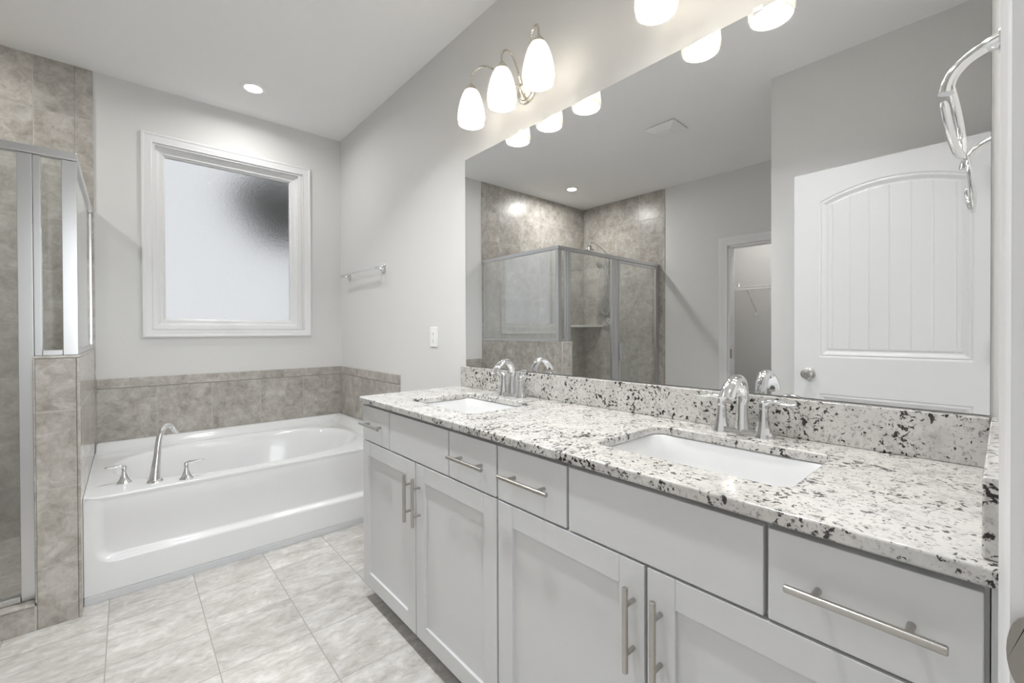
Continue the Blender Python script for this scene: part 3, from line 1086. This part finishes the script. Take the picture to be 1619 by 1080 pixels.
# ---- towel ring on the doorway wall
tr = thing('towel_ring', 'chrome open towel ring hanging beside the mirror at the doorway wall', 'towel ring', (1.045, YE, 1.60))
rx = 1.045
MB().lathe([(0, 0), (0.027, 0), (0.027, 0.005), (0.022, 0.010), (0.0205, 0.012), (0.0145, 0.020)], (rx, YE + 0.0004, 1.612), (0, 1, 0), 32, sq=5).build('wall_plate', CHROME, tr, ang=30)
arm = catmull([(YE + 0.016, 1.613), (YE + 0.036, 1.609), (YE + 0.056, 1.598), (YE + 0.071, 1.582), (YE + 0.078, 1.566), (YE + 0.080, 1.552)], 6)
pts = [(rx, v.x, v.y) for v in arm]
MB().sweep(pts, lerp_list([(0.0150, 0.0150), (0.0095, 0.0095), (0.0085, 0.0085), (0.0095, 0.009), (0.0105, 0.0095), (0.0115, 0.0105)], len(pts)), side=(1, 0, 0), n=18).build('arm', CHROME, tr, ang=50)
pts = []
cz, R_ = 1.5125, 0.066
for k in range(49):
    a = math.radians(88 - 271 * k / 48)
    z = cz + R_ * 1.02 * math.sin(a)
    pts.append((rx + 0.004 + R_ * math.cos(a), YE + 0.079 - (1.57 - z) * 0.115 - 0.09 * R_ * math.cos(a), z))
MB().sweep(pts, [0.004] + [0.0058] * 47 + [0.004], n=12).build('ring', CHROME, tr)

# ---- bathtub
tub = thing('bathtub', 'white drop-front bathtub with a recessed apron beneath the window', 'bathtub', (0.58, 3.07, 0))
TX0, TX1, TY0, TY1, TZ = -0.1455, 1.3018, 2.5595, 3.5845, 0.4505
bcx, bcy, ba, bb = 0.555, 3.045, 0.622, 0.415
N = 160


def deck_z(x, y):
    e = max(sstep(3.495, 3.545, y), sstep(1.225, 1.272, x))
    return TZ + 0.046 * e


dirs = []
for j in range(N):
    th = 2 * PI * j / N
    dirs.append((math.cos(th), math.sin(th)))


def se(th_c, th_s, a, b, p):
    q = (abs(th_c / a) ** p + abs(th_s / b) ** p) ** (-1 / p)
    return q


vs_, fs = [], []
rim = []
for (c, s) in dirs:
    q = se(c, s, ba, bb, 2.5)
    rim.append(q)
spec = []          # (scale of rim distance, z)
for sc, z in ((0.02, 0.075), (0.3, 0.075), (0.56, 0.080), (0.68, 0.098), (0.75, 0.14), (0.82, 0.23), (0.88, 0.33), (0.925, 0.40), (0.95, 0.430), (0.968, 0.4435), (0.985, 0.4492), (1.0, TZ)):
    for j, (c, s) in enumerate(dirs):
        q = rim[j] * sc
        # sloped back-rest at the right end
        x = bcx + c * q
        y = bcy + s * q
        vs_.append((x, y, z))
nb = 12
for fct in (0.06, 0.2, 0.35, 0.5, 0.62, 0.72, 0.80, 0.86, 0.91, 0.955, 0.985):
    for j, (c, s) in enumerate(dirs):
        x0_, y0_ = bcx + c * rim[j], bcy + s * rim[j]
        x1_, y1_ = rect_hit(bcx, bcy, c, s, TX0, TX1, TY0, TY1)
        x, y = x0_ + (x1_ - x0_) * fct, y0_ + (y1_ - y0_) * fct
        vs_.append((x, y, deck_z(x, y)))
    nb += 1
for dz in (-0.0012, -0.010):
    for j, (c, s) in enumerate(dirs):
        x1_, y1_ = rect_hit(bcx, bcy, c, s, TX0, TX1, TY0, TY1)
        vs_.append((x1_, y1_, deck_z(x1_, y1_) + dz - (0.003 if dz > -0.005 else 0)))
    nb += 1
for i in range(nb - 1):
    for j in range(N):
        j2 = (j + 1) % N
        fs.append((i * N + j, i * N + j2, (i + 1) * N + j2, (i + 1) * N + j))
fs.append(tuple(range(N - 1, -1, -1)))
MB().add(vs_, fs).build('basin_and_deck', ACRYL, tub, ang=60)


def apron_y(x, z):
    # recessed panel with rounded lower corners
    x0, x1, z0 = -0.100, 1.262, 0.172
    r = 0.055
    dx = min(x - x0, x1 - x)
    dz = z - z0
    if dx < r and dz < r:
        d = r - math.hypot(max(0, r - dx), max(0, r - dz))
    else:
        d = min(dx, dz)
    dep = 0.020 * sstep(-0.014, 0.018, d)
    # roll under the rim
    dep *= 1 - 0.9 * sstep(0.20, 0.432, z) - 0.1 * sstep(0.425, 0.4415, z)
    return TY0 + 0.0005 + dep


nu, nv = 240, 90
mb = MB().grid(nu, nv, lambda i, j: (TX0 + (TX1 - TX0) * i / (nu - 1), apron_y(TX0 + (TX1 - TX0) * i / (nu - 1), 0.036 + 0.4095 * j / (nv - 1)), 0.036 + 0.4095 * j / (nv - 1)))
mb.box(TX0, TX1, TY0 + 0.03, TY0 + 0.034, 0.036, 0.38)
mb.add([(TX0, TY0 + 0.0005, 0.036), (TX1, TY0 + 0.0005, 0.036), (TX1, TY0 + 0.034, 0.036), (TX0, TY0 + 0.034, 0.036)], [(0, 1, 2, 3)])
mb.build('apron', ACRYL, tub, ang=60, recalc=False)
MB().box(TX0, TX1, TY0 - 0.003, TY0 + 0.010, 0.0, 0.034).build('base_strip', CAULK, tub, bevel=0.002)
MB().box(TX0 - 0.0006, TX0 + 0.0045, TY0 + 0.002, TY1, TZ - 0.006, TZ + 0.0035).build('caulk_bead', ACRYL, tub, bevel=0.0012)
MB().lathe([(0, 0), (0.028, 0), (0.027, 0.003), (0.022, 0.005), (0, 0.005)], (0.36, 3.05, 0.0755), n=28).build('drain', CHROME, tub)


# ---- tub spout and its two handles on the front left corner of the deck
ts = thing('tub_spout', 'tall curved chrome tub spout on the front corner of the bathtub deck', 'tub faucet', (0.092, 2.645, TZ))
path = catmull([(0.0915, 2.645, TZ), (0.094, 2.647, TZ + 0.05), (0.101, 2.654, TZ + 0.115), (0.108, 2.661, TZ + 0.185), (0.120, 2.673, TZ + 0.232), (0.140, 2.693, TZ + 0.250), (0.160, 2.713, TZ + 0.240), (0.178, 2.731, TZ + 0.208)], 6)
rad = lerp_list([(0.0255, 0.0255), (0.0190, 0.0190), (0.0145, 0.0145), (0.0128, 0.0128), (0.0122, 0.0122), (0.0128, 0.0118), (0.0145, 0.0110), (0.0165, 0.0100)], len(path))
MB().sweep(path, rad, side=(0.7071, -0.7071, 0), n=22).build('spout', CHROME, ts, ang=50)
MB().lathe([(0, 0.0), (0.031, 0.0), (0.0315, 0.003), (0.029, 0.007), (0.026, 0.011), (0.02, 0.012)], (0.0915, 2.645, TZ + 0.0002), n=32).build('base_ring', CHROME, ts)


def tub_handle(x, y, sgn, label):
    t = thing('tub_faucet_valve', label, 'tub handle', (x, y, TZ), 'lever handles of the tub faucet')
    MB().lathe([(0, 0.0), (0.027, 0.0), (0.0275, 0.003), (0.0245, 0.008), (0.0185, 0.017), (0.0125, 0.034), (0.0088, 0.052), (0.0082, 0.058), (0.0096, 0.060), (0.0094, 0.074), (0.006, 0.081), (0, 0.082)],
               (x, y, TZ + 0.0002), n=28).build('handle_stem', CHROME, t)
    lp = catmull([(0.0, 0.070), (0.008, 0.0795), (0.022, 0.083), (0.042, 0.083), (0.060, 0.083), (0.069, 0.083)], 5)
    pts = [(x + sgn * v.x, y - 0.1 * v.x, TZ + v.y) for v in lp]
    MB().sweep(pts, lerp_list([(0.0078, 0.0078), (0.0078, 0.0062), (0.009, 0.005), (0.0105, 0.0042), (0.010, 0.0036), (0.004, 0.0018)], len(pts)), side=(0, 1, 0), n=16).build('lever', CHROME, t, ang=60)
    return t


tub_handle(-0.0165, 2.722, -1, 'chrome lever tub handle between the tall spout and the half wall')
tub_handle(0.2065, 2.597, 1, 'chrome lever tub handle on the deck edge, the one farther from the half wall')

# ---- shower enclosure
se_ = thing('shower_enclosure', 'aluminium framed clear glass shower enclosure on the half wall and curb', 'shower enclosure', (-0.97, 2.545, 0.104))
SY0, SY1, SZ = 2.530, 2.560, 1.892
XG = -0.163
MB().box(XLT + 0.001, XG + 0.013, SY0 - 0.004, SY1 + 0.004, SZ - 0.033, SZ).box(XG - 0.017, XG + 0.013, SY1, YWT - 0.003, SZ - 0.033, SZ).build('header', ALU, se_, bevel=0.004)
MB().box(-0.1965, XG + 0.011, SY0, SY1, HZ + 0.0005, SZ - 0.034).build('corner_post', ALU, se_, bevel=0.002)
MB().box(-0.318, -0.2765, SY0, SY1, 0.105, SZ - 0.034).box(-0.2760, -0.2545, SY0 + 0.003, SY1 - 0.003, HZ + 0.0005, SZ - 0.034).build('jamb_post', ALU, se_, bevel=0.002)
MB().box(-0.2540, -0.197, SY0 + 0.003, SY1 - 0.003, HZ + 0.0005, HZ + 0.022).box(XG - 0.015, XG + 0.011, SY1 + 0.0005, YWT - 0.003, HZ + 0.0005, HZ + 0.022).build('sill_channel', ALU, se_, bevel=0.002)
MB().box(XG - 0.013, XG + 0.009, YWT - 0.027, YWT - 0.003, HZ + 0.023, SZ - 0.034).build('wall_jamb', ALU, se_, bevel=0.002)
MB().box(XLT + 0.001, -0.3185, SY0 - 0.003, SY1 + 0.003, 0.105, 0.128).build('bottom_track', ALU, se_, bevel=0.003)
MB().box(-1.030, -0.930, SY0 + 0.004, SY1 - 0.004, 0.1285, SZ - 0.034).box(-1.034, -0.992, SY0, SY1, 0.1285, SZ - 0.034).build('mullion', ALU, se_, bevel=0.002)
MB().box(XLT + 0.001, -1.762, SY0, SY1, 0.1285, SZ - 0.034).build('wall_jamb', ALU, se_, bevel=0.002)
GY = 2.545
MB().box(-0.2542, -0.1968, GY - 0.003, GY + 0.003, HZ + 0.0225, SZ - 0.0335).build('glass_panel', GLASS, se_, smooth=False)
MB().box(-0.9298, -0.3185, GY - 0.003, GY + 0.003, 0.1285, SZ - 0.0335).build('glass_panel', GLASS, se_, smooth=False)
MB().box(XG - 0.003, XG + 0.003, SY1 + 0.0005, YWT - 0.0275, HZ + 0.0225, SZ - 0.0335).build('glass_panel', GLASS_SIDE, se_, smooth=False)
sd = frame_rect(MB(), -1.757, -1.037, 0.132, SZ - 0.038, 0.026, SY0 - 0.002, SY0 + 0.018).build('shower_door', ALU, se_, bevel=0.002)
MB().box(-1.7315, -1.0625, SY0 + 0.005, SY0 + 0.011, 0.158, SZ - 0.064).build('door_glass', GLASS, sd, smooth=False)
MB().box(-1.056, -1.040, SY0 - 0.024, SY0 - 0.002, 0.86, 1.04).build('door_handle', ALU, sd, bevel=0.004)

# ---- shower fittings on the left wall
SHY = 3.18
sh = thing('overhead_shower', 'chrome dome shower head on an arm from the tiled wall, reflected above the shower rail', 'shower head', (XLT, SHY, 2.09))
pts = catmull([(XLT + 0.002, SHY, 2.06), (XLT + 0.08, SHY, 2.10), (XLT + 0.20, SHY, 2.155), (XLT + 0.30, SHY, 2.185), (XLT + 0.37, SHY, 2.175), (XLT + 0.39, SHY, 2.15)], 6)
MB().sweep(pts, 0.0085, n=12).build('shower_arm', CHROME, sh)
MB().lathe([(0, 0), (0.030, 0), (0.028, 0.006), (0.014, 0.012), (0, 0.012)], (XLT + 0.0004, SHY, 2.06), (1, 0, 0.1), 28).build('wall_flange', CHROME, sh)
MB().lathe([(0, 0.062), (0.012, 0.062), (0.016, 0.05), (0.030, 0.040), (0.042, 0.022), (0.046, 0.008), (0.060, 0.004), (0.062, 0.0), (0.056, -0.004), (0, -0.004)], (XLT + 0.39, SHY, 2.092), (0.0, 0, 1), 32).build('spray_head', CHROME, sh)
hs = thing('hand_shower', 'chrome hand shower with a hanging hose beneath the dome shower head', 'hand shower', (XLT + 0.15, SHY, 1.9))
hp = catmull([(XLT + 0.105, SHY - 0.03, 1.70), (XLT + 0.115, SHY - 0.03, 1.79), (XLT + 0.13, SHY - 0.025, 1.87), (XLT + 0.155, SHY - 0.01, 1.945)], 5)
MB().sweep(hp, lerp_list([0.011, 0.0125, 0.012, 0.014], len(hp)), n=14).build('handle', CHROME, hs)
MB().lathe([(0, 0.0), (0.040, 0.0), (0.046, 0.006), (0.044, 0.016), (0.030, 0.027), (0.014, 0.032), (0, 0.033)], (XLT + 0.20, SHY + 0.01, 1.93), (-0.75, -0.1, 0.6), 28).build('spray_head', CHROME, hs)
MB().sweep([(XLT + 0.085, SHY, 2.103), (XLT + 0.105, SHY - 0.012, 2.03), (XLT + 0.128, SHY - 0.022, 1.90), (XLT + 0.13, SHY - 0.024, 1.87)], [0.010, 0.012, 0.016, 0.016], n=12).build('bracket', CHROME, sh)
hp = catmull([(XLT + 0.105, SHY - 0.03, 1.70), (XLT + 0.10, SHY + 0.0, 1.60), (XLT + 0.09, SHY + 0.055, 1.45), (XLT + 0.085, SHY + 0.05, 1.385), (XLT + 0.08, SHY - 0.01, 1.36), (XLT + 0.075, SHY - 0.05, 1.42), (XLT + 0.07, SHY - 0.045, 1.60), (XLT + 0.07, SHY - 0.02, 1.85), (XLT + 0.085, SHY + 0.002, 2.09)], 8)
MB().sweep(hp, 0.0055, n=10).build('hose', CHROME, hs)
sv = thing('shower_valve', 'round chrome shower valve with a lever on the tiled wall below the hand shower', 'shower valve', (XLT, SHY + 0.03, 1.24))
MB().lathe([(0, 0), (0.078, 0), (0.077, 0.005), (0.060, 0.012), (0.030, 0.018), (0.026, 0.05), (0.022, 0.062), (0, 0.063)], (XLT + 0.0004, SHY + 0.03, 1.24), (1, 0, 0), 40).build('valve_plate', CHROME, sv)
MB().sweep([(XLT + 0.05, SHY + 0.03, 1.24), (XLT + 0.06, SHY + 0.03, 1.275), (XLT + 0.075, SHY + 0.03, 1.325)], [(0.010, 0.010), (0.009, 0.006), (0.011, 0.004)], side=(0, 1, 0), n=12).build('lever', CHROME, sv)
# corner shelf
vs_ = []
for z in (1.205, 1.232):
    vs_ += [(XLT + 0.0004, YWT - 0.0004, z), (XLT + 0.0004, YWT - 0.30, z)]
    for k in range(9):
        a = k / 8
        px = XLT + 0.30 * a
        py = YWT - 0.30 * (1 - a)
        b_ = 0.03 * math.sin(PI * a)
        vs_.append((px + 0.0004 + b_ * 0.7, py - b_ * 0.7 - 0.0004, z))
n_ = len(vs_) // 2
shf = MB().add(vs_, [tuple(range(n_)), tuple(range(2 * n_ - 1, n_ - 1, -1))] + [(i, (i + 1) % n_, n_ + (i + 1) % n_, n_ + i) for i in range(n_)]).build('corner_shelf', MARBLE, None, smooth=False, bevel=0.003)
tag(shf, 'pale stone corner shelf on the shower tiles, reflected below the hand shower', 'shelf')

# ---- unseen fill lamp added to brighten the closet seen through its doorway
cl = thing('closet_fill_light', 'small round fill light added on the closet ceiling above the wire shelf', 'ceiling light', (-2.15, 1.45, ZC))
MB().lathe([(0, 0), (0.09, 0), (0.09, -0.02), (0.075, -0.05), (0.04, -0.07), (0, -0.075)], (-2.15, 1.45, ZC - 0.0005), n=32).build('fill_globe', emis('closet_fill_glow', (1, 0.97, 0.93), CLOSET_FILL_W), cl)

# ---- closet wire shelf
ws = thing('wire_shelf', 'white wire shelf in the closet, reflected through the closet doorway', 'shelf', (-2.6, 1.7, 1.61))
SXF, SXB, SHZ = -2.455, -2.748, 1.632
mb = MB().sweep([(SXF, 0.68, SHZ), (SXF, 2.74, SHZ)], 0.0055, n=8).sweep([(SXF + 0.001, 0.68, SHZ - 0.03), (SXF + 0.001, 2.74, SHZ - 0.03)], 0.0055, n=8).sweep([(SXB, 0.68, SHZ), (SXB, 2.74, SHZ)], 0.0045, n=8)
mb.build('rail', PLAST, ws)
mb = MB()
for i in range(82):
    y = 0.69 + 0.025 * i
    mb.sweep([(SXF, y, SHZ + 0.004), (SXB, y, SHZ + 0.004)], 0.0018, n=5)
    mb.sweep([(SXF + 0.002, y, SHZ + 0.004), (SXF + 0.002, y, SHZ - 0.03)], 0.0016, n=5)
mb.build('wire_deck', PLAST, ws)
for y in (1.86, 0.95):
    MB().sweep([(SXF + 0.003, y, SHZ - 0.032), (SXB + 0.002, y, SHZ - 0.275)], 0.006, n=8).build('brace', PLAST, ws)
    MB().box(SXB - 0.0015, SXB + 0.004, y - 0.012, y + 0.012, SHZ - 0.30, SHZ - 0.255).build('brace_foot', PLAST, ws, bevel=0.001)
for y in (1.955, 1.66):
    MB().box(SXF - 0.004, SXF + 0.008, y - 0.008, y + 0.008, SHZ - 0.04, SHZ + 0.006).build('rail_clip', PLAST, ws, bevel=0.002)
ck = MB().lathe([(0, 0.0), (0.026, 0.0), (0.022, 0.012), (0.012, 0.030), (0.010, 0.042), (0.006, 0.052), (0, 0.053)], (SXF - 0.035, 1.955, SHZ + 0.0062), n=20).build('door_stop', CHROME, None)
tag(ck, 'small chrome bell-shaped stop left on the closet wire shelf', 'hardware')

# ---- outside the window
struct('ground', MB().box(-6, 8, YW + 0.16, 16, -0.6, -0.5), SOIL)
tree = thing('tree', 'dark tree blurred behind the upper corner of the frosted window', 'tree', (2.15, 7.0, -0.5))
MB().sweep([(2.3, 7.3, -0.5), (2.3, 7.3, 1.2), (2.1, 7.2, 2.4)], [0.12, 0.10, 0.06], n=10).build('trunk', BARK, tree)
mb = MB()
for k in range(420):
    a, b_ = random.uniform(0, 2 * PI), math.acos(random.uniform(-1, 1))
    rr = random.uniform(0.25, 1) ** 0.5
    p = Vector((1.84 + 0.78 * rr * math.sin(b_) * math.cos(a), 7.05 + 0.7 * rr * math.sin(b_) * math.sin(a), 2.98 + 0.56 * rr * math.cos(b_)))
    d = Vector((random.gauss(0, 1), random.gauss(0, 1), random.gauss(0, 1))).normalized()
    e = d.cross(Vector((0.3, 0.5, 0.8))).normalized()
    s = 0.13
    mb.add([p - d * s, p + e * s * 0.6, p + d * s, p - e * s * 0.6], [(0, 1, 2, 3)])
mb.build('foliage', LEAF, tree, smooth=False, recalc=False)
